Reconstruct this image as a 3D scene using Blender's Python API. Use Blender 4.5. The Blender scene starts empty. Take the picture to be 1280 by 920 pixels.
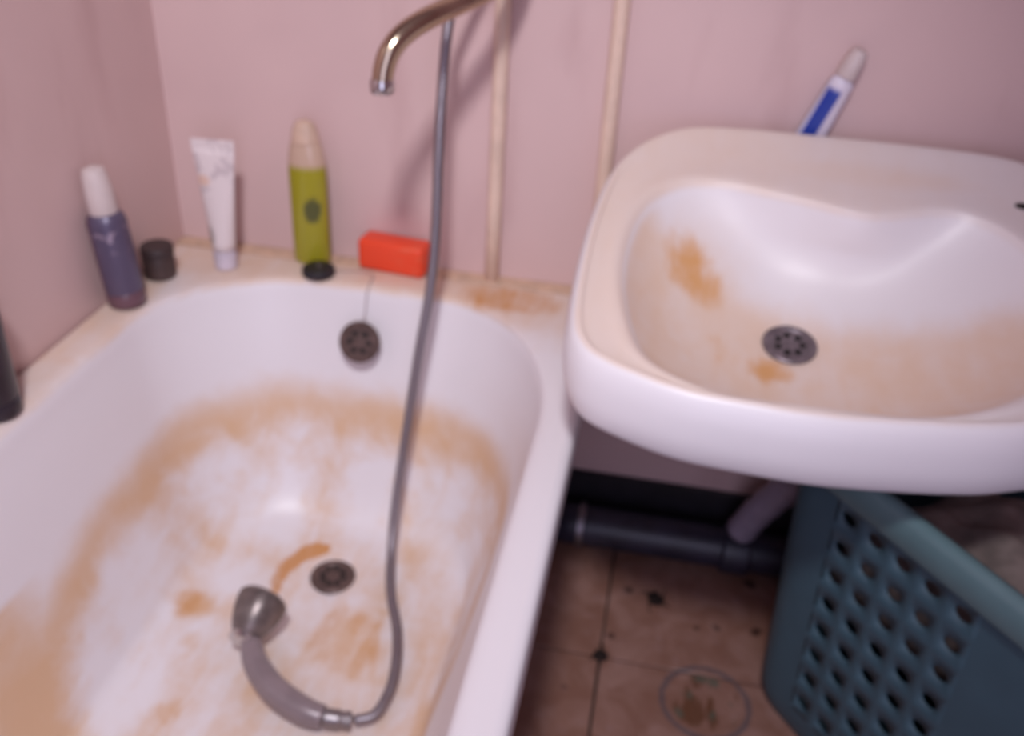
import bpy, bmesh, math, random
import numpy as np
from mathutils import Vector, Matrix, noise

random.seed(7)
COL = bpy.context.scene.collection
PI = math.pi

def lin(r, g, b):
    f = lambda c: (c / 255 / 12.92) if c / 255 <= 0.04045 else ((c / 255 + 0.055) / 1.055) ** 2.4
    return (f(r), f(g), f(b), 1.0)

# ------------------------------------------------------------------ camera
cam_data = bpy.data.cameras.new('camera')
cam = bpy.data.objects.new('camera', cam_data)
COL.objects.link(cam)
cam_data.sensor_fit = 'HORIZONTAL'
cam_data.sensor_width = 36.0
cam_data.lens = 36.0 * 1188.1 / 1280.0
cam_data.clip_start = 0.02
cam_data.dof.use_dof = True            # the phone focused too close: everything in the room is a little soft
cam_data.dof.focus_distance = 0.50
cam_data.dof.aperture_fstop = 6.0
right = Vector((0.98150425, 0.18489292, 0.04963882))
down = Vector((0.13857442, -0.50726555, -0.85057556))
fwd = Vector((-0.13208533, 0.8417222, -0.52350473))
m = Matrix.Identity(4)
for i in range(3):
    m[i][0] = right[i]; m[i][1] = -down[i]; m[i][2] = -fwd[i]
m.translation = Vector((0.78682684, -1.36804438, 1.17824613))
cam.matrix_world = m
bpy.context.scene.camera = cam

# ------------------------------------------------------------------ world, lights, exposure
world = bpy.data.worlds.new('world')
bpy.context.scene.world = world
world.use_nodes = True
wbg = world.node_tree.nodes['Background']
wbg.inputs['Color'].default_value = (0.74, 0.72, 1.0, 1)
wbg.inputs['Strength'].default_value = 0.6

def light(name, kind, loc, energy, color, size=0.1, size_y=None, rot=(0, 0, 0)):
    d = bpy.data.lights.new(name, kind)
    d.energy = energy; d.color = color
    if kind == 'AREA':
        d.shape = 'RECTANGLE'; d.size = size; d.size_y = size_y or size
    else:
        d.shadow_soft_size = size
    o = bpy.data.objects.new(name, d)
    o.location = loc; o.rotation_euler = rot
    COL.objects.link(o)
    return o

# shaded lamp under the ceiling, behind the photographer, turned to the bathtub
lamp = light('ceiling_lamp', 'SPOT', (0.72, -1.56, 2.14), 82, (0.97, 0.97, 1.03), 0.10)
lamp.data.spot_size = math.radians(74); lamp.data.spot_blend = 1.0
lamp.rotation_euler = (Vector((0.25, -0.32, 0.55)) - lamp.location).to_track_quat('-Z', 'Y').to_euler()
# lilac daylight falling in through the open doorway behind the photographer
light('doorway_daylight', 'AREA', (0.95, -2.14, 1.15), 5.5, (0.74, 0.72, 1.0), 0.8, 1.7, (PI / 2, 0, 0))

vs = bpy.context.scene.view_settings
vs.view_transform = 'Standard'
vs.look = 'None'
vs.exposure = 0.36
vs.gamma = 1.0
vs.use_curve_mapping = False

# ------------------------------------------------------------------ material helpers
class NT:
    def __init__(self, name):
        self.m = bpy.data.materials.new(name)
        self.m.use_nodes = True
        self.t = self.m.node_tree
        self.b = self.t.nodes['Principled BSDF']
    def n(self, kind, **kw):
        x = self.t.nodes.new(kind)
        for k, v in kw.items():
            setattr(x, k, v)
        return x
    def l(self, a, b):
        self.t.links.new(a, b)
    def pos(self, local=False):
        return self.n('ShaderNodeTexCoord').outputs['Object'] if local else self.n('ShaderNodeNewGeometry').outputs['Position']
    def mapping(self, src, scale=(1, 1, 1), rot=(0, 0, 0), loc=(0, 0, 0)):
        x = self.n('ShaderNodeMapping')
        x.inputs['Scale'].default_value = scale
        x.inputs['Rotation'].default_value = rot
        x.inputs['Location'].default_value = loc
        self.l(src, x.inputs['Vector'])
        return x.outputs[0]
    def noise(self, src, scale, detail=4, rough=0.55, distort=0.0):
        x = self.n('ShaderNodeTexNoise')
        x.inputs['Scale'].default_value = scale
        x.inputs['Detail'].default_value = detail
        x.inputs['Roughness'].default_value = rough
        x.inputs['Distortion'].default_value = distort
        if src is not None: self.l(src, x.inputs['Vector'])
        return x.outputs['Fac']
    def math(self, op, a, b=None, clamp=False):
        x = self.n('ShaderNodeMath', operation=op, use_clamp=clamp)
        for i, v in enumerate((a, b)):
            if v is None: continue
            if isinstance(v, (int, float)): x.inputs[i].default_value = v
            else: self.l(v, x.inputs[i])
        return x.outputs[0]
    def ramp(self, src, lo, hi, a=0.0, b=1.0):
        x = self.n('ShaderNodeMapRange', interpolation_type='SMOOTHSTEP')
        x.inputs['From Min'].default_value = lo; x.inputs['From Max'].default_value = hi
        x.inputs['To Min'].default_value = a; x.inputs['To Max'].default_value = b
        self.l(src, x.inputs['Value'])
        return x.outputs['Result']
    def mix(self, fac, a, b):
        x = self.n('ShaderNodeMix', data_type='RGBA')
        if isinstance(fac, (int, float)): x.inputs[0].default_value = fac
        else: self.l(fac, x.inputs[0])
        for i, v in ((6, a), (7, b)):
            if isinstance(v, tuple): x.inputs[i].default_value = v
            else: self.l(v, x.inputs[i])
        return x.outputs[2]
    def attr(self, name):
        return self.n('ShaderNodeAttribute', attribute_name=name).outputs['Fac']
    def bump(self, h, strength=0.2, dist=0.002):
        x = self.n('ShaderNodeBump')
        x.inputs['Strength'].default_value = strength; x.inputs['Distance'].default_value = dist
        self.l(h, x.inputs['Height'])
        self.l(x.outputs[0], self.b.inputs['Normal'])
    def dist(self, src, p):
        x = self.n('ShaderNodeVectorMath', operation='DISTANCE')
        self.l(src, x.inputs[0]); x.inputs[1].default_value = p
        return x.outputs['Value']
    def color(self, c):
        if isinstance(c, tuple): self.b.inputs['Base Color'].default_value = c
        else: self.l(c, self.b.inputs['Base Color'])
    def surf(self, rough=0.5, metal=0.0, spec=0.5, coat=0.0, trans=0.0):
        self.b.inputs['Roughness'].default_value = rough
        self.b.inputs['Metallic'].default_value = metal
        self.b.inputs['Specular IOR Level'].default_value = spec
        self.b.inputs['Coat Weight'].default_value = coat
        self.b.inputs['Coat Roughness'].default_value = 0.08
        self.b.inputs['Transmission Weight'].default_value = trans
        return self.m

def plain(name, c, rough=0.5, metal=0.0, spec=0.5, vary=0.12, scale=30, coat=0.0, bump=0.0):
    t = NT(name)
    p = t.pos(True)
    n = t.noise(p, scale, 5)
    dark = tuple(x * (1 - vary) for x in c[:3]) + (1,)
    lite = tuple(min(1, x * (1 + vary)) for x in c[:3]) + (1,)
    t.color(t.mix(t.ramp(n, 0.3, 0.7), dark, lite))
    if bump: t.bump(n, bump)
    return t.surf(rough, metal, spec, coat)

# walls: pink oil paint over plaster
def wall_mat(name, c, c2):
    t = NT(name)
    p = t.pos()
    big = t.ramp(t.noise(p, 2.3, 3), 0.35, 0.68)
    fine = t.noise(p, 55, 6, 0.6)
    base = t.mix(big, c, c2)
    dirt = t.math('MULTIPLY', t.ramp(t.noise(t.mapping(p, (6, 6, 1.5)), 1.5, 5), 0.52, 0.75), 0.35)
    t.color(t.mix(dirt, base, lin(178, 140, 138)))
    t.bump(fine, 0.12, 0.002)
    return t.surf(0.42, 0, 0.4)
M_WALL = wall_mat('pink_wall_paint', lin(216, 186, 183), lin(208, 178, 176))
M_CEIL = plain('white_ceiling_paint', lin(226, 220, 218), 0.8)
M_BLACK = plain('black_shade_strip', lin(26, 22, 30), 0.55, vary=0.3)
M_GROUT = plain('brown_grout', lin(82, 62, 54), 0.9, vary=0.25, scale=60)
M_SEAL = plain('yellowed_sealant', lin(206, 174, 150), 0.6, vary=0.15, scale=40)
M_DOOR = plain('white_door_frame_paint', lin(220, 214, 210), 0.5)

# stained porcelain (vertex masks place the rust and lime, noise breaks them up)
def porcelain(name, white, tan, rust, streak_rot):
    t = NT(name)
    p = t.pos()
    n1 = t.noise(t.mapping(p, (22, 5.5, 14), (0, 0, streak_rot)), 1.0, 6, 0.6, 0.6)
    n2 = t.noise(p, 17, 5, 0.6, 0.4)
    nn = t.math('ADD', t.math('MULTIPLY', n1, 0.55), t.math('MULTIPLY', n2, 0.45))
    off = t.math('MULTIPLY', t.math('SUBTRACT', nn, 0.5), 3.0)
    s = t.math('ADD', t.attr('stain'), t.math('MULTIPLY', off, t.attr('breakup')))
    s = t.math('MULTIPLY', t.ramp(s, 0.12, 0.95), 0.95)
    r = t.math('ADD', t.attr('rust'), t.math('MULTIPLY', off, 0.60))
    r = t.math('MULTIPLY', t.ramp(r, 0.3, 0.95), t.ramp(t.attr('rust'), 0.02, 0.3))
    c = t.mix(s, white, tan)
    c = t.mix(t.math('MULTIPLY', r, 0.85), c, rust)
    t.color(c)
    rough = t.ramp(s, 0, 1, 0.38, 0.52)
    m = t.surf(0.2, 0, 0.5)
    t.l(rough, t.b.inputs['Roughness'])
    return m
M_TUB = porcelain('stained_bath_enamel', lin(232, 226, 230), lin(216, 177, 140), lin(200, 134, 58), 0.35)
M_SINK = porcelain('stained_sink_porcelain', lin(234, 228, 231), lin(226, 195, 170), lin(214, 152, 78), 0.9)

def chrome_mat(name, c, rough):
    t = NT(name)
    n = t.noise(t.pos(True), 60, 5)
    t.color(c)
    t.l(t.ramp(n, 0.3, 0.75, rough * 0.7, rough * 1.5), t.b.inputs['Roughness'])
    m = t.surf(rough, 1.0)
    t.l(t.ramp(n, 0.3, 0.75, rough * 0.7, rough * 1.5), t.b.inputs['Roughness'])
    return m
M_CHROME = chrome_mat('worn_chrome', (0.62, 0.60, 0.60, 1), 0.13)
M_BRASSY = chrome_mat('brassy_reflection_chrome', (0.55, 0.44, 0.32, 1), 0.16)  # chrome with its brassy reflection put into the base colour
M_HOSE = chrome_mat('grey_steel_hose', (0.31, 0.28, 0.31, 1), 0.42)
M_NUT = chrome_mat('dull_grey_collar_metal', (0.30, 0.27, 0.28, 1), 0.45)
M_HANDSET = plain('grey_plastic_handset', lin(138, 124, 128), 0.35, 0.15, vary=0.1)
M_HEADDARK = plain('limescaled_shower_head', lin(118, 106, 104), 0.35, 0.5, vary=0.3, scale=60)
M_DRAIN = plain('tarnished_drain_metal', lin(98, 78, 74), 0.5, 0.35, vary=0.35, scale=90)
M_DRAINGREY = plain('grey_drain_metal', lin(118, 106, 112), 0.45, 0.4, vary=0.3, scale=90)
M_HOLE = plain('dark_drain_hole', lin(24, 18, 18), 0.8)
M_RUBBER = plain('black_rubber', lin(30, 26, 34), 0.5)
M_PIPE = plain('cream_pipe_paint', lin(226, 198, 180), 0.4, vary=0.08, scale=20)
M_SEWER = plain('dark_iron_pipe_paint', lin(44, 42, 58), 0.4, vary=0.3, scale=18)
M_GREY_PLASTIC = plain('lilac_grey_waste_plastic', lin(150, 140, 160), 0.4, vary=0.1)
M_TEAL = plain('teal_plastic', lin(66, 92, 104), 0.45, vary=0.06, scale=12)
M_TEAL2 = plain('teal_rim_plastic', lin(98, 126, 130), 0.4, vary=0.05, scale=12)
M_CLOTH = plain('brown_grey_cloth', lin(140, 124, 118), 0.95, vary=0.2, scale=40, bump=0.3)
M_WHITECAP = plain('off_white_cap_plastic', lin(208, 192, 190), 0.4, vary=0.05)
M_DARKJAR = plain('dark_brown_jar_plastic', lin(70, 54, 52), 0.45, vary=0.25)
M_DIRT = plain('dark_brown_dirt', lin(34, 18, 14), 0.9, vary=0.3, scale=200)

# ------------------------------------------------------------------ mesh helpers
def obj(name, verts, faces, mat, parent=None, smooth=True, loc=None):
    me = bpy.data.meshes.new(name)
    me.from_pydata([tuple(v) for v in verts], [], faces)
    me.update()
    return link(name, me, mat, parent, smooth, loc)

def link(name, me, mat, parent=None, smooth=True, loc=None):
    if mat is not None: me.materials.append(mat)
    if smooth and len(me.polygons):
        me.polygons.foreach_set('use_smooth', [True] * len(me.polygons))
    o = bpy.data.objects.new(name, me)
    COL.objects.link(o)
    if parent is not None: o.parent = parent
    if loc is not None: o.location = loc
    return o

def from_bm(name, bm, mat, parent=None, smooth=True, loc=None, sharp=40):
    bmesh.ops.recalc_face_normals(bm, faces=bm.faces)
    me = bpy.data.meshes.new(name)
    bm.to_mesh(me); bm.free()
    o = link(name, me, mat, parent, smooth, loc)
    if smooth and sharp: me.set_sharp_from_angle(angle=math.radians(sharp))
    return o

def thing(name, label, cat, loc=(0, 0, 0), rz=0.0, group=None):
    o = bpy.data.objects.new(name, None)
    o.empty_display_size = 0.05
    COL.objects.link(o)
    o.location = loc; o.rotation_euler = (0, 0, rz)
    return tag(o, label, cat, group)

def tag(o, label, cat, group=None):
    o['label'] = label; o['category'] = cat
    if group: o['group'] = group
    return o

def struct(o):
    o['kind'] = 'structure'
    return o

def box(name, lo, hi, mat, parent=None, bevel=0.0, seg=2):
    bm = bmesh.new()
    bmesh.ops.create_cube(bm, size=1)
    lo, hi = Vector(lo), Vector(hi)
    for v in bm.verts:
        v.co = Vector((lo[i] + (v.co[i] + 0.5) * (hi[i] - lo[i]) for i in range(3)))
    if bevel:
        bmesh.ops.bevel(bm, geom=bm.edges[:], offset=bevel, segments=seg, affect='EDGES', profile=0.5)
    return from_bm(name, bm, mat, parent, smooth=bool(bevel))

def catmull(pts, sub, closed=False):
    P = [np.array(p, float) for p in pts]
    n = len(P); out = []
    for i in range(n if closed else n - 1):
        p1, p2 = P[i], P[(i + 1) % n]
        p0 = P[i - 1] if (closed or i > 0) else 2 * p1 - p2
        p3 = P[(i + 2) % n] if (closed or i + 2 < n) else 2 * p2 - p1
        for k in range(sub):
            t = k / sub
            out.append(0.5 * (2 * p1 + (p2 - p0) * t + (2 * p0 - 5 * p1 + 4 * p2 - p3) * t * t + (3 * p1 - p0 - 3 * p2 + p3) * t ** 3))
    if not closed: out.append(P[-1])
    return out

def loft(rings, cap0=False, cap1=False):
    n = len(rings[0]); V = [tuple(v) for r in rings for v in r]; F = []
    for i in range(len(rings) - 1):
        for j in range(n):
            a = i * n + j; b = i * n + (j + 1) % n
            F.append((a, b, b + n, a + n))
    if cap0: F.append(tuple(range(n))[::-1])
    if cap1: F.append(tuple((len(rings) - 1) * n + j for j in range(n)))
    return V, F

def lathe(name, prof, mat, parent=None, loc=None, seg=32, flat=(1, 1), axis=None, sharp=35):
    rings = [[(r * flat[0] * math.cos(2 * PI * j / seg), r * flat[1] * math.sin(2 * PI * j / seg), z) for j in range(seg)] for r, z in prof]
    V, F = loft(rings, True, True)
    bm = bmesh.new()
    vs_ = [bm.verts.new(v) for v in V]
    for f in F:
        bm.faces.new([vs_[i] for i in f])
    if axis is not None:
        q = Vector((0, 0, 1)).rotation_difference(Vector(axis).normalized()).to_matrix()
        for v in bm.verts: v.co = q @ v.co
    return from_bm(name, bm, mat, parent, True, loc, sharp)

def tube(name, path, radius, mat, parent=None, seg=12, sharp=None, cap=True):
    P = [Vector(p) for p in path]
    rings = []; up_ = None
    for i, p in enumerate(P):
        t = (P[min(i + 1, len(P) - 1)] - P[max(i - 1, 0)]).normalized()
        if up_ is None:
            up_ = t.orthogonal().normalized()
        up_ = (up_ - t * up_.dot(t)).normalized()
        s = t.cross(up_)
        r = radius[i] if hasattr(radius, '__len__') else radius
        rings.append([p + (up_ * math.cos(2 * PI * k / seg) + s * math.sin(2 * PI * k / seg)) * r for k in range(seg)])
    V, F = loft(rings, cap, cap)
    o = obj(name, V, F, mat, parent)
    bm = bmesh.new(); bm.from_mesh(o.data); bmesh.ops.recalc_face_normals(bm, faces=bm.faces); bm.to_mesh(o.data); bm.free()
    o.data.polygons.foreach_set('use_smooth', [True] * len(o.data.polygons))
    if sharp: o.data.set_sharp_from_angle(angle=math.radians(sharp))
    return o

def attr(o, name, vals):
    a = o.data.attributes.new(name, 'FLOAT', 'POINT')
    a.data.foreach_set('value', np.asarray(vals, dtype=np.float32))

def smooth01(x, lo, hi):
    t = np.clip((x - lo) / (hi - lo), 0, 1)
    return t * t * (3 - 2 * t)

def blob(P, cx, cy, rx, ry, ang=0.0, soft=0.6):
    """1 inside an ellipse on plan, falling softly to 0 at its border."""
    dx, dy = P[:, 0] - cx, P[:, 1] - cy
    c, s = math.cos(ang), math.sin(ang)
    d = np.sqrt(((dx * c + dy * s) / rx) ** 2 + ((-dx * s + dy * c) / ry) ** 2)
    return 1 - smooth01(d, 1 - soft, 1.0 + 0.25 * soft)

# ------------------------------------------------------------------ the room
WY, WX = 0.02, -0.015          # back wall and left wall faces
RX, FY, CZ = 1.95, -2.2, 2.4   # right wall, front wall, ceiling
struct(box('wall_back', (WX - 0.1, WY, -0.1), (RX + 0.1, WY + 0.1, CZ + 0.1), M_WALL))
struct(box('wall_left', (WX - 0.1, FY - 0.1, -0.1), (WX, WY, CZ + 0.1), M_WALL))
struct(box('wall_right', (RX, FY - 0.1, -0.1), (RX + 0.1, WY, CZ + 0.1), M_WALL))
struct(box('ceiling', (WX, FY, CZ), (RX, WY, CZ + 0.1), M_CEIL))
# front wall with the open doorway behind the photographer
D0, D1, DH = 0.52, 1.38, 2.02
bm = bmesh.new()
for lo, hi in (((WX, FY - 0.1, -0.1), (D0, FY, CZ)), ((D1, FY - 0.1, -0.1), (RX, FY, CZ)), ((D0, FY - 0.1, DH), (D1, FY, CZ))):
    r = bmesh.ops.create_cube(bm, size=1)
    for v in r['verts']:
        v.co = Vector((lo[i] + (v.co[i] + 0.5) * (hi[i] - lo[i]) for i in range(3)))
struct(from_bm('wall_front', bm, M_WALL, smooth=False))
bm = bmesh.new()
for lo, hi in (((D0 - 0.07, FY, 0), (D0, FY + 0.015, DH + 0.07)), ((D1, FY, 0), (D1 + 0.07, FY + 0.015, DH + 0.07)), ((D0, FY, DH), (D1, FY + 0.015, DH + 0.07))):
    r = bmesh.ops.create_cube(bm, size=1)
    for v in r['verts']:
        v.co = Vector((lo[i] + (v.co[i] + 0.5) * (hi[i] - lo[i]) for i in range(3)))
struct(from_bm('trim_2', bm, M_DOOR, smooth=False))

floor = struct(box('floor', (WX, FY, -0.1), (RX, WY, -0.008), M_GROUT))

# brown marbled floor tiles, each one a piece of the floor; grease, grit and a printed motif
t = NT('brown_floor_tile')
p = t.pos()
n1 = t.noise(p, 14, 6, 0.6, 0.8)
n2 = t.noise(p, 45, 5, 0.6)
c = t.mix(t.ramp(n1, 0.35, 0.7), lin(138, 98, 83), lin(160, 122, 110))
c = t.mix(t.math('MULTIPLY', t.ramp(n2, 0.55, 0.75), 0.4), c, lin(160, 130, 130))
wob = t.math('MULTIPLY', t.math('SUBTRACT', t.noise(p, 50, 3), 0.5), 0.02)
for (x, y, r, a) in ((0.800, -0.252, 0.010, 0.7), (0.822, -0.142, 0.012, 0.75), (0.938, -0.202, 0.008, 0.6), (0.971, -0.194, 0.010, 0.65), (1.03, -0.075, 0.016, 0.9),
                     (1.037, -0.188, 0.014, 0.9), (1.0, -0.03, 0.03, 0.7), (0.74, -0.37, 0.008, 0.4)):
    d = t.math('ADD', t.dist(p, (x, y, 0)), wob)
    c = t.mix(t.math('MULTIPLY', t.ramp(d, r, r * 0.3), a), c, lin(52, 30, 24))
# grey printed ring with brown and green strokes on one tile
mp = t.mapping(p, (1, 1.0, 1), (0, 0, 0.0), (-0.955, 0.352, 0))
dd = t.math('ADD', t.dist(mp, (0, 0, 0)), t.math('MULTIPLY', wob, 0.5))
ring = t.ramp(t.math('ABSOLUTE', t.math('SUBTRACT', dd, 0.066)), 0.007, 0.002)
c = t.mix(t.math('MULTIPLY', ring, 0.65), c, lin(84, 80, 88))
ins = t.ramp(dd, 0.062, 0.045)
st = t.noise(t.mapping(p, (40, 16, 1), (0, 0, 0.9)), 1.0, 3, 0.5, 0.5)
c = t.mix(t.math('MULTIPLY', t.math('MULTIPLY', ins, t.ramp(st, 0.52, 0.62)), 0.75), c, lin(96, 58, 32))
st2 = t.noise(t.mapping(p, (40, 26, 1), (0, 0, 0.4), (3, 1, 0)), 1.0, 3)
c = t.mix(t.math('MULTIPLY', t.math('MULTIPLY', ins, t.ramp(st2, 0.56, 0.66)), 0.7), c, lin(84, 98, 86))
t.color(c)
t.bump(n2, 0.08, 0.001)
M_TILE = t.surf(0.4, 0, 0.4)
TS, GX, GY = 0.33, 0.788, -0.300
full = None
for i in range(-3, 4):
    for j in range(-6, 2):
        x0, x1 = max(GX + i * TS + 0.002, WX), min(GX + (i + 1) * TS - 0.002, RX)
        y0, y1 = max(GY + j * TS + 0.002, FY), min(GY + (j + 1) * TS - 0.002, WY)
        if x1 - x0 < 0.01 or y1 - y0 < 0.01: continue
        whole = abs(x1 - x0 - TS + 0.004) < 1e-4 and abs(y1 - y0 - TS + 0.004) < 1e-4
        if whole and full:
            o = full.copy(); COL.objects.link(o)
        else:
            o = box('floor_tile', (0, 0, -0.008), (x1 - x0, y1 - y0, 0), M_TILE, floor, 0.0012, 1)
            if whole: full = o
        o.location = (x0, y0, 0)

struct(box('shade_strip_back', (0.60, 0.008, 0.0), (RX, WY, 0.122), M_BLACK, None, 0.002, 1))  # black strip standing in for the recess shadow above the sewer pipe
struct(box('trim_1', (WX, -0.012, 0.468), (0.722, WY, 0.4885), M_SEAL, None, 0.002, 1))

# ------------------------------------------------------------------ bathtub
def rrect(x0, x1, y0, y1, rfl, rfr, rnl, rnr, nc=24, nx=26, ny=74):
    """closed plan outline, corners as (rx, ry): far-left, far-right, near-left, near-right"""
    pts = []
    def arc(cx, cy, r, a0):
        for k in range(nc):
            a = math.radians(a0 + 90 * k / nc)
            pts.append((cx + r[0] * math.cos(a), cy + r[1] * math.sin(a)))
    def side(a, b, n):
        for k in range(n):
            pts.append((a[0] + (b[0] - a[0]) * k / n, a[1] + (b[1] - a[1]) * k / n))
    arc(x1 - rfr[0], y1 - rfr[1], rfr, 0)
    side((x1 - rfr[0], y1), (x0 + rfl[0], y1), nx)
    arc(x0 + rfl[0], y1 - rfl[1], rfl, 90)
    side((x0, y1 - rfl[1]), (x0, y0 + rnl[1]), ny)
    arc(x0 + rnl[0], y0 + rnl[1], rnl, 180)
    side((x0 + rnl[0], y0), (x1 - rnr[0], y0), nx)
    arc(x1 - rnr[0], y0 + rnr[1], rnr, 270)
    side((x1, y0 + rnr[1]), (x1, y1 - rfr[1]), ny)
    return np.array(pts)

OUT = rrect(-0.013, 0.720, -1.70, -0.012, *[(0.018, 0.018)] * 4)
OPEN = rrect(0.050, 0.668, -1.61, -0.080, (0.22, 0.21), (0.21, 0.30), (0.24, 0.28), (0.24, 0.28))
FLOOR = rrect(0.160, 0.572, -1.30, -0.225, (0.15, 0.15), (0.14, 0.15), (0.15, 0.2), (0.15, 0.2))
DC = np.array((0.362, -0.337))
ang = np.linspace(0, 2 * PI, len(OUT), endpoint=False)
# drain ring follows the same order of points
dvec = FLOOR - DC
DRING = DC + dvec / np.linalg.norm(dvec, axis=1)[:, None] * 0.027
cen = np.array((0.355, -0.85))
def inset(L, d):
    nrm = np.roll(L, -1, 0) - np.roll(L, 1, 0)
    nrm = np.stack([-nrm[:, 1], nrm[:, 0]], 1)
    nrm /= np.linalg.norm(nrm, axis=1)[:, None]
    return L + nrm * d
def ring(L, z):
    return np.concatenate([L, np.full((len(L), 1), z)], 1)
keys = [ring(inset(OUT, 0.004), 0.440), ring(OUT, 0.446), ring(OUT, 0.476), ring(inset(OUT, 0.003), 0.486), ring(inset(OUT, 0.011), 0.490),
        ring(OUT * 0.5 + inset(OPEN, -0.012) * 0.5, 0.4900), ring(inset(OPEN, -0.012), 0.4885), ring(OPEN, 0.480)]
for e, z in ((0.07, 0.450), (0.2, 0.392), (0.36, 0.316), (0.52, 0.252), (0.68, 0.200), (0.84, 0.160), (1.0, 0.135)):
    keys.append(ring(OPEN * (1 - e) + FLOOR * e, z))
for e, z in ((0.25, 0.122), (0.5, 0.119), (0.75, 0.116), (0.92, 0.113), (1.0, 0.108)):
    keys.append(ring(FLOOR * (1 - e) + DRING * e, z))
rings = catmull([k.ravel() for k in keys], 5)
rings = [r.reshape(-1, 3) for r in rings]
V, F = loft([r.tolist() for r in rings])
tub = thing('bathtub', 'white enamel bathtub with brown stains and scrubbed patches along the pink wall', 'bathtub', (0.35, -0.85, 0))
tub_inv = Matrix.Translation((-0.35, 0.85, 0))
shell = obj('basin', V, F, M_TUB)
P = np.array(V)
inner = smooth01(P[:, 2], 0.484, 0.478) if False else (1 - smooth01(P[:, 2], 0.470, 0.486))
stain = np.zeros(len(P)); brk = np.full(len(P), 0.25); rust = np.zeros(len(P))
# old waterline on the walls
zc = 0.285 - 0.10 * smooth01(-P[:, 1], 0.45, 0.85) - 0.13 * smooth01(P[:, 0], 0.40, 0.62) * smooth01(-P[:, 1], 0.36, 0.60)
band = np.exp(-((P[:, 2] - zc) / np.where(P[:, 2] > zc, 0.050, 0.062)) ** 2) * (P[:, 2] < 0.46)
stain = np.maximum(stain, band * 0.78)
brk = np.where(P[:, 2] < 0.3, 0.27, brk)
# floor: half scrubbed
fl = (P[:, 2] < zc) * 1.0
stain = np.maximum(stain, fl * 0.50)
below = smooth01(zc - P[:, 2], 0.02, 0.07)
brk = np.maximum(brk, fl * 0.62)
TUB_STAINS = [(0.19, -0.455, 0.050, 0.042, 0.3, 0.95), (0.216, -0.512, 0.026, 0.030, 0.0, 0.8), (0.166, -0.330, 0.055, 0.030, 0.6, 0.7), (0.172, -0.235, 0.022, 0.05, 0.0, 0.6),
              (0.43, -0.455, 0.085, 0.11, 0.5, 0.85), (0.455, -0.375, 0.07, 0.09, 0.4, 0.62), (0.242, -0.631, 0.05, 0.035, 0.2, 0.8), (0.53, -0.33, 0.05, 0.12, 0.0, 0.5), (0.13, -0.72, 0.08, 0.13, 0.0, 0.95), (0.36, -0.62, 0.10, 0.06, 0.0, 0.5)]
TUB_CLEAN = [(0.135, -0.249, 0.035, 0.060, 0.0, 0.85), (0.130, -0.515, 0.055, 0.12, 0.0, 0.8), (0.17, -0.62, 0.05, 0.09, 0.0, 0.7), (0.225, -0.25, 0.06, 0.07, 0.0, 0.8), (0.39, -0.20, 0.07, 0.06, 0.0, 0.55),
             (0.505, -0.215, 0.045, 0.05, 0.0, 0.6), (0.22, -0.385, 0.045, 0.05, 0.0, 0.7), (0.56, -0.30, 0.03, 0.08, 0.0, 0.5), (0.36, -0.42, 0.05, 0.06, 0, 0.3)]
TUB_RUST = [(x, y, r, r * 1.15, 0.0, 0.95) for x, y, r in catmull([(0.291, -0.398, 0.012), (0.285, -0.370, 0.015), (0.287, -0.342, 0.017), (0.296, -0.316, 0.020), (0.312, -0.295, 0.020), (0.330, -0.286, 0.013)], 4)]
TUB_RUST += [(0.43, -0.455, 0.08, 0.10, 0.5, 0.50), (0.19, -0.455, 0.05, 0.045, 0.3, 0.50), (0.242, -0.631, 0.05, 0.035, 0.2, 0.5)]
low = P[:, 2] < 0.33
for (x, y, rx, ry, a, w) in TUB_STAINS: stain = np.maximum(stain, blob(P, x, y, rx * 1.2, ry * 1.2, a, 0.95) * w * low)
for (x, y, rx, ry, a, w) in TUB_CLEAN: stain = stain * (1 - w * blob(P, x, y, rx * 1.15, ry * 1.15, a, 0.95) * below)
for (x, y, rx, ry, a, w) in TUB_RUST: rust = np.maximum(rust, blob(P, x, y, rx, ry, a) * w * low)
# yellowed rim at the back and the left
rim = 1 - inner
stain = np.maximum(stain, rim * 0.62 * np.maximum(smooth01(P[:, 1], -0.30, -0.06), (1 - smooth01(P[:, 0], 0.03, 0.1)) * smooth01(P[:, 1], -1.2, -0.2)))
rust = np.maximum(rust, rim * 0.70 * blob(P, 0.58, -0.06, 0.12, 0.06))
attr(shell, 'stain', stain); attr(shell, 'breakup', brk); attr(shell, 'rust', rust)
md = shell.modifiers.new('thickness', 'SOLIDIFY'); md.thickness = 0.006; md.offset = -1.0
shell.parent = tub; shell.matrix_parent_inverse = tub_inv
for (x, y) in ((0.2, -0.35), (0.5, -0.35), (0.2, -1.25), (0.5, -1.25)):
    o = lathe('leg', [(0.028, 0.0), (0.026, 0.012), (0.014, 0.03), (0.014, 0.07), (0.03, 0.115)], M_SEWER, None, (x, y, 0), 16)
    o.parent = tub; o.matrix_parent_inverse = tub_inv

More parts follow.
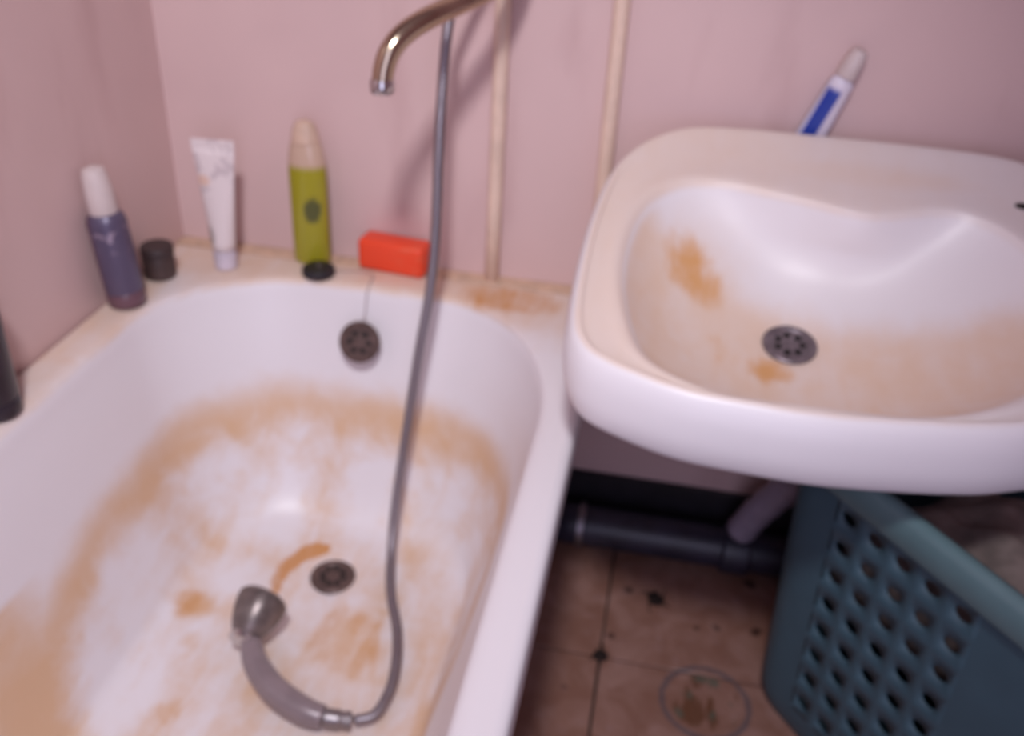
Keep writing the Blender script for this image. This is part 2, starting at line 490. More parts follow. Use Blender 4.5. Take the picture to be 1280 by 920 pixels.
def strainer(name, center, normal, r, mat, parent, inv, holes=8):
    """round pierced drain plate, its holes as dark recessed discs"""
    c, nrm = Vector(center), Vector(normal).normalized()
    o = lathe(name, [(r, -0.004), (r, 0.001), (r * 0.93, 0.0030), (r * 0.78, 0.0030), (r * 0.70, 0.0005), (r * 0.02, 0.0012)], mat, None, c, 36, axis=nrm)
    if parent: o.parent = parent; o.matrix_parent_inverse = inv
    q = Vector((0, 0, 1)).rotation_difference(nrm)
    bm = bmesh.new()
    for k in range(holes):
        a = 2 * PI * k / holes
        pos = q @ Vector((math.cos(a) * r * 0.46, math.sin(a) * r * 0.46, 0.0011))
        bmesh.ops.create_cone(bm, cap_ends=True, segments=12, radius1=r * 0.135, radius2=r * 0.135, depth=0.0012, matrix=Matrix.Translation(pos) @ q.to_matrix().to_4x4())
    h = from_bm('drain_holes', bm, M_HOLE, o)
    s = lathe('screw', [(r * 0.17, 0.0008), (r * 0.16, 0.0024), (r * 0.05, 0.0030)], mat, o, None, 16, axis=nrm)
    return o
strainer('drain_strainer', (DC[0], DC[1], 0.112), (0.0, -0.02, 1), 0.035, M_DRAIN, tub, tub_inv)
OVERFLOW = (0.348, -0.133, 0.418)
OVN = (0.02, -0.93, 0.38)
strainer('overflow_plate', OVERFLOW, OVN, 0.033, M_DRAIN, tub, tub_inv, 6)

# ------------------------------------------------------------------ wash basin
def sz(y): return 0.788 + 0.25 * y
s_out = [(0.96, -0.010), (0.883, -0.012), (0.805, -0.024), (0.748, -0.070), (0.714, -0.14), (0.700, -0.24), (0.697, -0.35), (0.701, -0.436), (0.714, -0.476), (0.745, -0.503),
         (0.825, -0.530), (0.904, -0.538), (0.998, -0.539), (1.123, -0.525), (1.19, -0.508), (1.26, -0.478), (1.315, -0.42), (1.340, -0.34), (1.342, -0.24), (1.335, -0.15),
         (1.308, -0.075), (1.262, -0.030), (1.206, -0.014), (1.102, -0.010)]
s_in = [(0.856, -0.140), (0.794, -0.160), (0.758, -0.221), (0.748, -0.317), (0.762, -0.408), (0.793, -0.474), (0.869, -0.508), (0.957, -0.510), (1.044, -0.508), (1.087, -0.501),
        (1.131, -0.486), (1.184, -0.455), (1.232, -0.405), (1.256, -0.340), (1.250, -0.262), (1.226, -0.205), (1.190, -0.166), (1.139, -0.150), (1.047, -0.176), (0.959, -0.158)]
SC = np.array((1.0, -0.30)); NS = 192
def by_angle(pts):
    d = np.array(catmull(pts, 14, True)) - SC
    a = np.arctan2(d[:, 1], d[:, 0]); r = np.hypot(d[:, 0], d[:, 1])
    i = np.argsort(a); a = a[i]; r = r[i]
    a = np.concatenate([a - 2 * PI, a, a + 2 * PI]); r = np.tile(r, 3)
    q = np.linspace(-PI, PI, NS, endpoint=False)
    rr = np.interp(q, a, r)
    return SC + np.stack([np.cos(q) * rr, np.sin(q) * rr], 1)
SO, SI = by_angle(s_out), by_angle(s_in)
SD = np.array((0.968, -0.280))
rs_ = np.hypot(*(SI - SC).T); kern = np.hanning(75); kern /= kern.sum()
rs_ = np.convolve(np.concatenate([rs_, rs_, rs_]), kern, 'same')[NS:2 * NS]
SE = SC + (SI - SC) / np.hypot(*(SI - SC).T)[:, None] * rs_[:, None]      # the bowl rounds off below its edge
dv_ = SI - SD
SDR = SD + dv_ / np.linalg.norm(dv_, axis=1)[:, None] * 0.027
def sring(L, off, flat=0.0):
    z = sz(L[:, 1])
    return np.concatenate([L, (z + off)[:, None]], 1)
def toward(L, c, f): return L * (1 - f) + c * f
keys = [sring(toward(SO, SD, 0.93), -0.205), sring(toward(SO, SD, 0.7), -0.197), sring(toward(SO, SD, 0.35), -0.150), sring(inset(SO, 0.036), -0.094), sring(inset(SO, 0.016), -0.092),
        sring(inset(SO, 0.006), -0.086), sring(inset(SO, -0.002), -0.060), sring(inset(SO, -0.003), -0.030), sring(SO, -0.012), sring(inset(SO, 0.005), -0.003), sring(inset(SO, 0.012), 0.0),
        sring(SO * 0.72 + SI * 0.28, -0.004), sring(SO * 0.4 + SI * 0.6, -0.007), sring(inset(SI, -0.009), -0.006), sring(SI, -0.011)]
for e, z in ((0.05, -0.024), (0.13, -0.043), (0.25, -0.066), (0.42, -0.089), (0.62, -0.107), (0.82, -0.119), (0.94, -0.124), (1.0, -0.128)):
    k_ = float(smooth01(np.array(e), 0.0, 0.38))
    keys.append(sring((SI * (1 - k_) + SE * k_) * (1 - e) + SDR * e, z))
rings = [r.reshape(-1, 3) for r in catmull([k.ravel() for k in keys], 4)]
V, F = loft([r.tolist() for r in rings], True, False)
sink = thing('washbasin', 'white ceramic washbasin with orange rust stains overhanging the bathtub rim', 'sink', (1.02, 0.0, 0.55))
sink_inv = Matrix.Translation((-1.02, 0, -0.55))
so = obj('bowl', V, F, M_SINK)
P = np.array(V)
nk = len(keys)
ridx = np.repeat(np.arange(len(rings)) / 4.0, NS)      # ring number 0 .. nk-1
top = smooth01(ridx, 8.6, 9.6)
bowl = smooth01(ridx, 14.0, 15.0)
stain = top * 0.60 * (1 - bowl) * (0.55 + 0.45 * smooth01(P[:, 0], 1.3, 0.75))
stain = np.maximum(stain, bowl * 0.70 * smooth01(P[:, 1] + 0.18 * (P[:, 0] - 0.97), -0.18, -0.27))
stain = np.maximum(stain, bowl * 0.74 * blob(P, 0.85, -0.28, 0.12, 0.16, 0, 0.9))
stain = np.maximum(stain, top * 0.55 * (1 - bowl) * blob(P, 1.02, -0.09, 0.30, 0.06, 0, 0.8))
rust = bowl * 0.95 * blob(P, 0.838, -0.228, 0.060, 0.062, 0.5, 0.95)
rust = np.maximum(rust, bowl * 0.95 * blob(P, 0.946, -0.338, 0.058, 0.042, 0.1, 0.95))
rust = np.maximum(rust, bowl * 0.40 * blob(P, 0.87, -0.31, 0.10, 0.06, -0.5, 1.0))
attr(so, 'stain', stain); attr(so, 'rust', rust); attr(so, 'breakup', 0.10 + 0.22 * bowl * smooth01(P[:, 1], -0.1, -0.3))
so.parent = sink; so.matrix_parent_inverse = sink_inv
# ceramic back that carries it on the wall
o = box('wall_flange', (0.80, -0.06, 0.60), (1.24, 0.0195, 0.728), M_SINK, None, 0.008, 3)
n = len(o.data.vertices)
for a in ('stain', 'rust', 'breakup'): attr(o, a, np.zeros(n))
o.parent = sink; o.matrix_parent_inverse = sink_inv
strainer('drain_strainer', (SD[0], SD[1], sz(SD[1]) - 0.1245), (0, -0.25, 1), 0.0345, M_DRAINGREY, sink, sink_inv, 7)
o = lathe('overflow_hole', [(0.012, -0.002), (0.012, 0.0004), (0.003, 0.0006)], M_HOLE, None, (1.240, -0.122, sz(-0.122) - 0.0062), 20, (1.0, 0.6), axis=(0, -0.25, 1))
o['label'] = 'small dark hole in the ledge'
o.parent = sink; o.matrix_parent_inverse = sink_inv

# waste trap of the basin
trap = thing('waste_trap', 'lilac grey plastic waste pipe bending down under the washbasin', 'pipe', (0.97, -0.27, 0.40))
ti = Matrix.Translation((-0.97, 0.27, -0.40))
pth = catmull([(0.968, -0.272, 0.505), (0.968, -0.268, 0.46), (0.975, -0.255, 0.415), (1.005, -0.225, 0.385), (1.045, -0.175, 0.345), (1.048, -0.125, 0.27), (1.015, -0.078, 0.165), (0.996, -0.055, 0.098)], 8)
pth = np.array(pth)
rr = [0.0255 + 0.0016 * math.sin(i * 2.1) for i in range(len(pth))]
o = tube('pipe', pth, rr, M_GREY_PLASTIC, None, 18); o.parent = trap; o.matrix_parent_inverse = ti
o = lathe('collar_nut', [(0.030, -0.012), (0.032, -0.008), (0.032, 0.008), (0.030, 0.012)], M_GREY_PLASTIC, None, (0.968, -0.27, 0.490), 18); o.parent = trap; o.matrix_parent_inverse = ti

# sewer pipe along the foot of the wall
sew = thing('sewer_pipe', 'dark painted iron waste pipe along the foot of the back wall', 'pipe', (0.9, -0.04, 0.0))
si = Matrix.Translation((-0.9, 0.04, 0))
pp_ = [(0.66 + 1.28 * i / 24, -0.042, 0.046) for i in range(25)]
o = tube('pipe', pp_, 0.037, M_SEWER, None, 24); o.parent = sew; o.matrix_parent_inverse = si
o = lathe('pipe_socket', [(0.041, -0.025), (0.045, -0.02), (0.045, 0.02), (0.041, 0.025)], M_SEWER, None, (0.995, -0.042, 0.046), 24, axis=(1, 0, 0)); o.parent = sew; o.matrix_parent_inverse = si
o = lathe('clamp', [(0.0385, -0.006), (0.0405, -0.005), (0.0405, 0.005), (0.0385, 0.006)], M_HOSE, None, (0.722, -0.042, 0.046), 24, axis=(1, 0, 0)); o.parent = sew; o.matrix_parent_inverse = si
o['label'] = 'shiny metal clamp'

# supply pipes on the wall
for (x, z0, lab) in ((0.529, 0.44, 'thin cream painted pipe rising from the bathtub rim, left of two'), (0.694, 0.42, 'thin cream painted pipe running down behind the washbasin corner, right of two')):
    o = tube('water_pipe', [(x, 0.006, z0 + (CZ - z0) * i / 12) for i in range(13)], 0.0115, M_PIPE, None, 18)
    tag(o, lab, 'pipe', 'cream pipes on the back wall')

# ------------------------------------------------------------------ mixer tap and hand shower
mix = thing('mixer_tap', 'chrome mixer tap with a long curved spout over the bathtub', 'tap', (0.56, 0.02, 1.025))
mi = Matrix.Translation((-0.56, -0.02, -1.025))
def mpart(o):
    o.parent = mix; o.matrix_parent_inverse = mi
    return o
mpart(tube('body', [(0.49 + 0.15 * i / 8, -0.055, 1.025) for i in range(9)], [0.020, 0.023, 0.024, 0.021, 0.021, 0.021, 0.024, 0.023, 0.020], M_BRASSY, None, 20))
for x in (0.49, 0.64):
    mpart(lathe('wall_rose', [(0.032, 0.0), (0.030, 0.006), (0.014, 0.016), (0.013, 0.09)], M_BRASSY, None, (x, 0.0195, 1.025), 24, axis=(0, -1, 0)))
    s = 1 if x > 0.56 else -1
    mpart(lathe('tap_handle', [(0.012, 0.0), (0.013, 0.012), (0.024, 0.016), (0.026, 0.030), (0.020, 0.042), (0.006, 0.045)], M_CHROME, None, (x + s * 0.008, -0.055, 1.025), 20, axis=(s, 0, 0)))
sp = catmull([(0.565, -0.062, 1.015), (0.557, -0.082, 0.985), (0.536, -0.12, 0.958), (0.508, -0.165, 0.945), (0.480, -0.215, 0.934), (0.459, -0.246, 0.920), (0.446, -0.262, 0.902), (0.440, -0.268, 0.882), (0.4385, -0.270, 0.868)], 6)
mpart(tube('spout', sp, [0.0142 - 0.0012 * i / (len(sp) - 1) for i in range(len(sp))], M_BRASSY, None, 20))
mpart(lathe('aerator', [(0.0140, 0.0), (0.0150, 0.002), (0.0150, 0.014), (0.0135, 0.017)], M_CHROME, None, (0.4382, -0.2705, 0.855), 20))

mpart(lathe('hose_outlet', [(0.0125, 0.0), (0.0125, 0.004), (0.0095, 0.006), (0.0095, 0.022)], M_CHROME, None, (0.512, -0.063, 0.985), 20))

HZ = 0.137
hose_pts = [(0.512, -0.066, 0.984), (0.490, -0.085, 0.945), (0.476, -0.100, 0.900), (0.474, -0.130, 0.775), (0.474, -0.160, 0.585), (0.459, -0.195, 0.435), (0.445, -0.225, 0.290), (0.440, -0.256, 0.205), (0.444, -0.292, 0.150)]
#HOSEDATA
HOSE_END = [(0.466, -0.37, HZ), (0.500, -0.45, HZ + 0.001), (0.518, -0.53, HZ + 0.002), (0.512, -0.585, HZ), (0.488, -0.603, HZ)]
hose_pts += HOSE_END
hs = thing('hand_shower', 'grey hand shower lying in the bathtub at the end of its steel hose', 'shower', (0.4, -0.45, 0.125))
hi_ = Matrix.Translation((-0.4, 0.45, -0.125))
def hpart(o):
    o.parent = hs; o.matrix_parent_inverse = hi_
    return o
path = np.array(catmull(hose_pts, 40))
seg = np.concatenate([[0], np.cumsum(np.linalg.norm(np.diff(path, axis=0), axis=1))])
nr = int(seg[-1] / 0.0016)
qs = np.linspace(0, seg[-1], nr)
path = np.stack([np.interp(qs, seg, path[:, k]) for k in range(3)], 1)
hpart(tube('hose', path, [0.0072 + 0.0007 * math.cos(i * PI / 1.5) for i in range(nr)], M_HOSE, None, 10))
hd = catmull([(0.488, -0.603, HZ), (0.476, -0.606, 0.139), (0.448, -0.610, 0.142), (0.418, -0.607, 0.145), (0.372, -0.587, 0.148), (0.334, -0.556, 0.153), (0.315, -0.527, 0.158)], 10)
nh = len(hd)
hpart(tube('hose_nut', hd[4:21], [0.010] + [0.0118] * 6 + [0.0108] * 2 + [0.0125] * 7 + [0.0115], M_NUT, None, 18, 40))
hpart(tube('handle', hd[20:], [0.0130 + 0.0055 * math.sin(PI * min(1, (i / (nh - 21)) * 0.8 + 0.15)) for i in range(nh - 20)], M_HANDSET, None, 20))
HEADC = Vector((0.305, -0.503, 0.166))
hax = Vector((0.10, 0.80, 0.22)).normalized()
hpart(lathe('shower_head', [(0.014, -0.024), (0.020, -0.017), (0.027, -0.004), (0.0335, 0.014), (0.036, 0.028), (0.036, 0.037), (0.033, 0.040)], M_HEADDARK, None, HEADC, 30, axis=hax))
hpart(lathe('spray_plate', [(0.032, 0.0395), (0.032, 0.0415), (0.024, 0.043), (0.004, 0.0435)], M_DRAIN, None, HEADC, 30, axis=hax))
hpart(lathe('neck_ring', [(0.0165, -0.030), (0.0190, -0.028), (0.0190, -0.020), (0.0170, -0.018)], M_CHROME, None, HEADC, 24, axis=hax))

# ------------------------------------------------------------------ bath plug on its chain
plug = thing('bath_plug', 'black rubber bath plug lying on the back rim in front of the green bottle', 'plug', (0.258, -0.060, 0.490))
lathe('stopper', [(0.0205, 0.0), (0.0265, 0.002), (0.0265, 0.010), (0.023, 0.013), (0.006, 0.0145)], M_RUBBER, plug, None, 28)
ch = bmesh.new()
cp = np.array(catmull([(0.258, -0.060, 0.5055), (0.283, -0.046, 0.4935), (0.312, -0.040, 0.4925), (0.336, -0.041, 0.4925), (0.346, -0.048, 0.4925), (0.347, -0.064, 0.4915), (0.347, -0.086, 0.479), (0.348, -0.103, 0.450), (0.348, -0.124, 0.430)], 8))
cs = np.concatenate([[0], np.cumsum(np.linalg.norm(np.diff(cp, axis=0), axis=1))])
for q in np.arange(0, cs[-1], 0.0042):
    pt = [np.interp(q, cs, cp[:, k]) for k in range(3)]
    bmesh.ops.create_icosphere(ch, subdivisions=1, radius=0.0017, matrix=Matrix.Translation(pt))
o = from_bm('chain', ch, M_CHROME, None)
o.parent = plug; o.matrix_parent_inverse = Matrix.Translation((-0.258, 0.060, -0.490))
o['label'] = 'thin metal ball chain'

# ------------------------------------------------------------------ bottles on the rim
RIM = 0.4905
# aerosol can
t = NT('grey_violet_can_print')
p = t.pos(True)
w = t.noise(t.mapping(p, (1, 1, 1.0), (0.0, 0.5, 0)), 55, 3, 0.5, 1.2)
sepz = t.n('ShaderNodeSeparateXYZ'); t.l(p, sepz.inputs[0])
zb = t.math('MULTIPLY', t.ramp(sepz.outputs[2], 0.085, 0.10), t.ramp(sepz.outputs[2], 0.130, 0.118))
c = t.mix(t.math('MULTIPLY', t.math('MULTIPLY', zb, t.ramp(w, 0.54, 0.60)), 0.6), lin(92, 82, 106), lin(176, 156, 172))
c = t.mix(t.math('MULTIPLY', t.ramp(sepz.outputs[0], -0.006, -0.022), 0.7), c, lin(104, 46, 58))
t.color(c); M_CAN = t.surf(0.35, 0.2)
can = thing('spray_can', 'grey violet spray can with a pale cap, standing by the left wall', 'bottle', (0.025, -0.232, RIM))
can.rotation_euler = (0, -0.085, 0)
lathe('body', [(0.0250, 0.022), (0.0268, 0.024), (0.0275, 0.032), (0.0275, 0.130), (0.0250, 0.139), (0.0205, 0.144)], M_CAN, can)
lathe('base', [(0.022, 0.0), (0.0258, 0.0015), (0.0275, 0.005), (0.0275, 0.021), (0.0258, 0.0235)], plain('reddish_brown_base', lin(104, 74, 84), 0.3), can)
lathe('cap', [(0.0195, 0.143), (0.0205, 0.146), (0.0195, 0.175), (0.0175, 0.198), (0.0150, 0.207), (0.006, 0.211)], M_WHITECAP, can)
# small jar
jar = thing('small_jar', 'small dark brown round jar beside the spray can', 'jar', (0.026, -0.136, RIM))
lathe('body', [(0.020, 0.0), (0.0235, 0.002), (0.0245, 0.006), (0.0245, 0.032), (0.023, 0.036)], M_DARKJAR, jar)
lathe('lid', [(0.0235, 0.036), (0.0250, 0.037), (0.0250, 0.050), (0.0235, 0.053), (0.004, 0.0535)], plain('black_lid', lin(62, 48, 48), 0.5), jar)
# white cosmetic tube on its cap
t = NT('white_tube_print')
p = t.pos(True)
sx = t.n('ShaderNodeSeparateXYZ'); t.l(p, sx.inputs[0])
nz = t.noise(t.mapping(p, (1, 1, 1), (0, 0.6, 0)), 45, 4, 0.6, 1.0)
c = t.mix(t.math('MULTIPLY', t.math('MULTIPLY', t.ramp(nz, 0.50, 0.58), t.ramp(sx.outputs[2], 0.110, 0.135)), 0.5), lin(228, 214, 214), lin(176, 158, 164))
pe = t.ramp(t.dist(t.mapping(p, (1, 0.3, 1.4)), (-0.020, 0, 0.205)), 0.016, 0.008)
c = t.mix(t.math('MULTIPLY', pe, 0.7), c, lin(226, 184, 160))
gr = t.ramp(t.dist(t.mapping(p, (1, 0.3, 0.6)), (-0.017, 0, 0.034)), 0.014, 0.006)
c = t.mix(t.math('MULTIPLY', gr, 0.6), c, lin(132, 124, 116))
t.color(c); M_TUBE = t.surf(0.4)
def squeeze_tube(root, mat, z0, z1, r, wide, label=None, name='body'):
    rings = []
    for k in range(15):
        f = k / 14
        e = f ** 1.1
        rx = r + (wide / 2 - r) * e; ry = r * (1 - e) + 0.0016 * e
        rings.append([(rx * math.cos(2 * PI * j / 36), ry * math.sin(2 * PI * j / 36), z0 + (z1 - z0) * f) for j in range(36)])
    V, F = loft([[(r * 0.55 * math.cos(2 * PI * j / 36), r * 0.55 * math.sin(2 * PI * j / 36), z0 - 0.006) for j in range(36)]] + rings, True, True)
    return obj(name, V, F, mat, root)
tb = thing('cream_tube', 'white cosmetic tube standing on its cap near the wall corner', 'tube', (0.108, -0.076, RIM), 0.12)
squeeze_tube(tb, M_TUBE, 0.034, 0.196, 0.0185, 0.066)
box('crimp', (-0.033, -0.0012, 0.192), (0.033, 0.0012, 0.210), M_TUBE, tb, 0.0006, 1)
lathe('cap', [(0.0165, 0.0), (0.0180, 0.0015), (0.0185, 0.026), (0.0165, 0.031)], plain('pale_tube_cap', lin(206, 194, 206), 0.35), tb)
# green bottle
t = NT('green_gel_bottle')
p = t.pos(True)
sx = t.n('ShaderNodeSeparateXYZ'); t.l(p, sx.inputs[0])
level = t.ramp(sx.outputs[2], 0.158, 0.172)
c = t.mix(level, lin(158, 150, 34), lin(200, 170, 150))
nz = t.noise(p, 70, 3, 0.5, 0.8)
mk = t.dist(t.mapping(p, (1, 0.0, 0.62), (0, 0.35, 0)), (0.030, 0, 0.052))
mark = t.ramp(t.math('ADD', mk, t.math('MULTIPLY', t.math('SUBTRACT', nz, 0.5), 0.012)), 0.017, 0.010)
c = t.mix(t.math('MULTIPLY', mark, 0.85), c, lin(58, 66, 44))
t.color(c); M_GREEN = t.surf(0.18, 0, 0.5, 0.3, 0.0)
t.b.inputs['Subsurface Weight'].default_value = 0.0
gb = thing('shower_gel_bottle', 'yellow green gel bottle with a dark mark and clear top against the wall', 'bottle', (0.232, -0.016, RIM), 0.05)
lathe('body', [(0.025, 0.0), (0.0295, 0.003), (0.0305, 0.010), (0.0305, 0.150), (0.0295, 0.172), (0.0265, 0.190), (0.0230, 0.202)], M_GREEN, gb, None, 36, (1.0, 0.66))
lathe('cap', [(0.0222, 0.202), (0.0222, 0.205), (0.0195, 0.220), (0.0140, 0.232), (0.005, 0.236)], plain('peach_clear_cap', lin(208, 178, 158), 0.25), gb, None, 28, (1.0, 0.8))
# dark bottle at the frame's left edge
db = thing('dark_shampoo_bottle', 'black bottle standing on the left rim, nearest the camera', 'bottle', (0.022, -0.530, RIM))
lathe('body', [(0.0265, 0.022), (0.0285, 0.026), (0.0285, 0.155), (0.024, 0.172), (0.013, 0.180)], plain('black_bottle_plastic', lin(40, 28, 40), 0.3, vary=0.2), db)
lathe('base', [(0.024, 0.0), (0.0275, 0.002), (0.0285, 0.008), (0.0280, 0.020), (0.0262, 0.0235)], plain('glossy_dark_base', lin(52, 44, 52), 0.15, 0.3), db)
lathe('cap', [(0.014, 0.179), (0.0155, 0.182), (0.0155, 0.215), (0.013, 0.220)], plain('black_cap_plastic', lin(30, 24, 30), 0.4), db)
# orange packet
t = NT('orange_packet_print')
p = t.pos(True)
nz = t.noise(t.mapping(p, (1, 1, 3)), 40, 4, 0.6, 0.6)
sx = t.n('ShaderNodeSeparateXYZ'); t.l(p, sx.inputs[0])
faded = t.math('MULTIPLY', t.ramp(nz, 0.48, 0.66), t.ramp(sx.outputs[0], -0.01, 0.025))
c = t.mix(t.math('MULTIPLY', faded, 0.45), lin(240, 74, 40), lin(226, 116, 84))
t.color(c); t.bump(nz, 0.15, 0.002); M_ORANGE = t.surf(0.4)
sp_ = box('soap_packet', (-0.057, -0.023, 0.0), (0.057, 0.023, 0.053), M_ORANGE, None, 0.009, 4)
sp_.location = (0.370, -0.008, RIM); sp_.rotation_euler = (0, 0, -0.13)
tag(sp_, 'bright orange red packet lying on the back rim behind the shower hose', 'packet')

# ------------------------------------------------------------------ toothpaste tube behind the basin
t = NT('blue_white_toothpaste_print')
p = t.pos(True)
sx = t.n('ShaderNodeSeparateXYZ'); t.l(p, sx.inputs[0])
blue = t.math('MULTIPLY', t.ramp(sx.outputs[0], 0.0065, 0.002), t.ramp(sx.outputs[2], 0.118, 0.108))
c = t.mix(blue, lin(222, 214, 228), lin(36, 62, 158))
edge = t.math('MULTIPLY', t.ramp(sx.outputs[0], -0.0135, -0.016), 0.9)
c = t.mix(edge, c, lin(206, 204, 226))
t.color(c); M_PASTE = t.surf(0.3)
tp = thing('toothpaste_tube', 'blue and white toothpaste tube tucked upright behind the washbasin back rim', 'tube', (0.964, 0.004, 0.7365))
tp.rotation_euler = (0, 0.33, 0)
rings = []
for k in range(15):
    f = k / 14
    rx = 0.021 - 0.0045 * f; ry = 0.0015 + 0.0105 * min(1, f * 1.25)
    rings.append([(rx * math.cos(2 * PI * j / 32), ry * math.sin(2 * PI * j / 32), 0.006 + 0.118 * f) for j in range(32)])
rings.append([(0.010 * math.cos(2 * PI * j / 32), 0.009 * math.sin(2 * PI * j / 32), 0.132) for j in range(32)])
V, F = loft(rings, True, True)
obj('body', V, F, M_PASTE, tp)
lathe('cap', [(0.0135, 0.131), (0.0145, 0.133), (0.0130, 0.156), (0.0105, 0.168), (0.0080, 0.170)], M_WHITECAP, tp, None, 20)
box('crimp', (-0.021, -0.0014, 0.0), (0.021, 0.0014, 0.010), M_PASTE, tp, 0.0005, 1)

# ------------------------------------------------------------------ laundry basket
BL, BW, BH = 0.275, 0.18, 0.460       # half length, half width, wall height
bk = thing('laundry_basket', 'teal plastic laundry basket with rows of oval holes below the washbasin', 'basket', (1.303, -0.410, 0.0), math.atan2(0.788, -0.616))
def bprofile(s, z):
    """point on the basket wall: s runs once round the plan outline (metres at the top), z is height"""
    f = z / BH
    ins = 0.016 * (1 - f)
    foot = max(0.0, 1 - z / 0.05)
    ins += 0.014 * foot * foot
    L, W, R = BL - ins, BW - ins, 0.055
    sx_, sy_ = L / BL, W / BW
    # outline at top size then scaled
    a, b = BL - R, BW - R
    arc = PI * R / 2
    per = [2 * a, arc, 2 * b, arc, 2 * a, arc, 2 * b, arc]
    s = s % sum(per)
    i = 0
    while s > per[i]:
        s -= per[i]; i += 1
    if i == 0: x, y = a - s, BW
    elif i == 1: th = PI / 2 + s / R; x, y = -a + R * math.cos(th), b + R * math.sin(th)
    elif i == 2: x, y = -BL, b - s
    elif i == 3: th = PI + s / R; x, y = -a + R * math.cos(th), -b + R * math.sin(th)
    elif i == 4: x, y = -a + s, -BW
    elif i == 5: th = 1.5 * PI + s / R; x, y = a + R * math.cos(th), -b + R * math.sin(th)
    elif i == 6: x, y = BL, -b + s
    else: th = s / R; x, y = a + R * math.cos(th), b + R * math.sin(th)
    return (x * sx_, y * sy_, z)
RR = 0.055; A2 = 2 * (BL - RR); B2 = 2 * (BW - RR); ARC = PI * RR / 2
CP, RP, NCOL = 0.0436, 0.0485, 5
def span(a, b, n): return [a + (b - a) * k / n for k in range(n)]
# columns along the outline: (s, holes?)
edges = []; holed = set()
def long_face(s0):
    first = s0 + ((BL - RR) - 0.1565) - CP / 2
    edges.extend(span(s0, first, 3))
    for k in range(NCOL):
        holed.add(len(edges)); edges.append(first + k * CP)
    end = first + NCOL * CP
    edges.extend(span(end, s0 + A2, 5))
long_face(0)
edges.extend(span(A2, A2 + ARC, 7)); edges.extend(span(A2 + ARC, A2 + ARC + B2, 6)); edges.extend(span(A2 + ARC + B2, A2 + 2 * ARC + B2, 7))
long_face(A2 + 2 * ARC + B2)
e0 = 2 * A2 + 2 * ARC + B2
edges.extend(span(e0, e0 + ARC, 7)); edges.extend(span(e0 + ARC, e0 + ARC + B2, 6)); edges.extend(span(e0 + ARC + B2, e0 + 2 * ARC + B2, 7))
edges.append(e0 + 2 * ARC + B2)
z_top = 0.424 + RP / 2
zs = [0.0, 0.008, 0.02, 0.035] + [z_top - RP * k for k in range(8, -1, -1)] + [BH]
zs = sorted(set(round(z, 5) for z in zs if z >= 0))
NQ = 24
bm = bmesh.new()
def sq(k):      # NQ points round the unit square, from the middle of the right side
    a = 2 * PI * k / NQ
    c_, s_ = math.cos(a), math.sin(a); mm = max(abs(c_), abs(s_))
    return (c_ / mm * 0.5, s_ / mm * 0.5)
for ci in range(len(edges) - 1):
    s0, s1 = edges[ci], edges[ci + 1]
    for ri in range(len(zs) - 1):
        z0, z1 = zs[ri], zs[ri + 1]
        k_row = round((z_top - z1) / RP) if z1 <= z_top + 1e-4 and abs(z1 - z0 - RP) < 1e-3 else -1
        hole = ci in holed and 0 <= k_row < 8
        if hole:
            ctr = ((s0 + s1) / 2, (z0 + z1) / 2)
            o_, i_ = [], []
            for k in range(NQ):
                u, v = sq(k); a = 2 * PI * k / NQ
                o_.append(bm.verts.new(bprofile(ctr[0] + u * (s1 - s0), ctr[1] + v * (z1 - z0))))
                i_.append(bm.verts.new(bprofile(ctr[0] + 0.0112 * math.cos(a), ctr[1] + 0.0092 * math.sin(a))))
            for k in range(NQ):
                k2 = (k + 1) % NQ
                bm.faces.new((o_[k], o_[k2], i_[k2], i_[k]))
        else:
            bm.faces.new([bm.verts.new(bprofile(*q)) for q in ((s0, z0), (s1, z0), (s1, z1), (s0, z1))])
bmesh.ops.remove_doubles(bm, verts=bm.verts[:], dist=0.0002)
wo = from_bm('wall', bm, M_TEAL, bk, True, None, 30)
md = wo.modifiers.new('thickness', 'SOLIDIFY'); md.thickness = 0.003; md.offset = -1
ns_ = 160; tot = edges[-1]
def rim_ring(outw, z):
    out = []
    for k in range(ns_):
        x, y, _ = bprofile(tot * k / ns_, BH)
        sx_, sy_ = (BL + outw) / BL, (BW + outw) / BW
        out.append((x * sx_, y * sy_, z))
    return out
V, F = loft([rim_ring(0.001, 0.452), rim_ring(0.012, 0.453), rim_ring(0.015, 0.457), rim_ring(0.017, 0.490), rim_ring(0.013, 0.498), rim_ring(0.005, 0.501), rim_ring(-0.003, 0.498), rim_ring(-0.005, 0.490), rim_ring(-0.0045, 0.448)])
obj('rim', V, F, M_TEAL2, bk)
V, F = loft([[bprofile(tot * k / ns_, 0.004) for k in range(ns_)], [tuple(np.array(bprofile(tot * k / ns_, 0.004)) * (0.02, 0.02, 1)) for k in range(ns_)]], False, True)
obj('bottom', V, F, M_TEAL, bk)
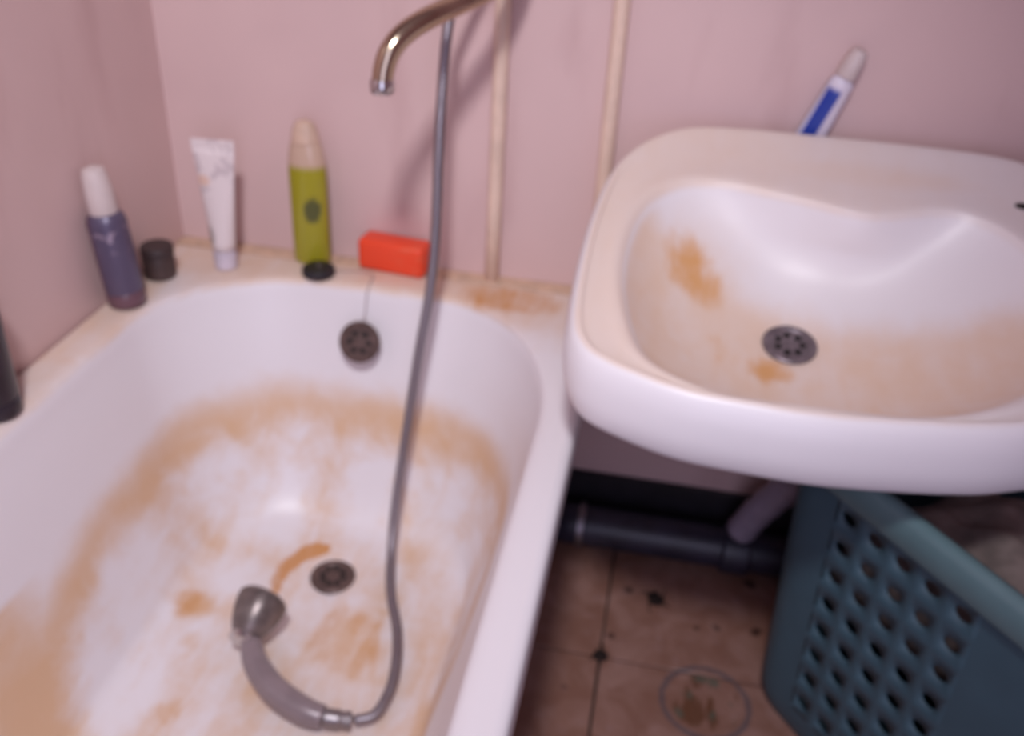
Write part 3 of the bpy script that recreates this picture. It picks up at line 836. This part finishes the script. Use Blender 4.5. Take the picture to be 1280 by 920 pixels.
# laundry lying in it
V = []; F = []
NU, NV = 44, 30
for j in range(NV):
    for i in range(NU):
        u, v = i / (NU - 1) * 2 - 1, j / (NV - 1) * 2 - 1
        x, y = u * 0.222, v * 0.130
        fall = 1 - max(abs(u), abs(v)) ** 5
        z = 0.26 + 0.16 * fall + 0.035 * noise.noise(Vector((u * 2.1, v * 1.7, 3))) * fall + 0.012 * noise.noise(Vector((u * 6, v * 5, 1)))
        V.append((x, y, z))
for j in range(NV - 1):
    for i in range(NU - 1):
        a = j * NU + i
        F.append((a, a + 1, a + 1 + NU, a + NU))
lo_ = obj('laundry', V, F, M_CLOTH)
md = lo_.modifiers.new('thickness', 'SOLIDIFY'); md.thickness = 0.012; md.offset = -1
lo_.location = bk.location; lo_.rotation_euler = bk.rotation_euler
tag(lo_, 'brown grey cloth lying inside the teal laundry basket', 'laundry')

# ------------------------------------------------------------------ dirt clumps on the floor, a hair in the basin
def clump(x, y, r, lab, arms):
    bm = bmesh.new()
    bmesh.ops.create_icosphere(bm, subdivisions=3, radius=r)
    for v in bm.verts:
        d = v.co.normalized()
        k = 1 + 0.55 * noise.noise(d * 2.2 + Vector((x * 50, y * 50, 0)))
        v.co = Vector((d.x * r * k, d.y * r * k * 1.15, max(d.z * r * 0.45 * k, -0.12 * r) + 0.12 * r))
    root = from_bm('dirt_clump', bm, M_DIRT, None, True, (x, y, 0.0))
    for a, l in arms:
        pts = catmull([(0, 0, 0.003), (math.cos(a) * l * 0.5, math.sin(a) * l * 0.5, 0.004), (math.cos(a + 0.5) * l, math.sin(a + 0.5) * l, 0.0012)], 5)
        tube('hair_strand', pts, 0.0009, M_DIRT, root, 6)
    tag(root, lab, 'dirt', 'dirt on the floor tiles')
clump(0.868, -0.152, 0.0125, 'larger dark clump of hair and dirt in the middle of a floor tile', ((0.6, 0.03), (2.3, 0.028), (4.0, 0.035), (5.3, 0.026)))
clump(0.788, -0.298, 0.0105, 'dark dirt clump where the grout lines cross beside the bathtub', ((1.2, 0.026), (3.4, 0.02)))
hp = catmull([(1.126, -0.330, 0.6006), (1.135, -0.322, 0.6022), (1.146, -0.315, 0.6045)], 5)
hair = tube('hair', hp, 0.0013, M_DIRT, None, 6)
tag(hair, 'short dark hair stuck to the washbasin bowl, right of the drain', 'hair')
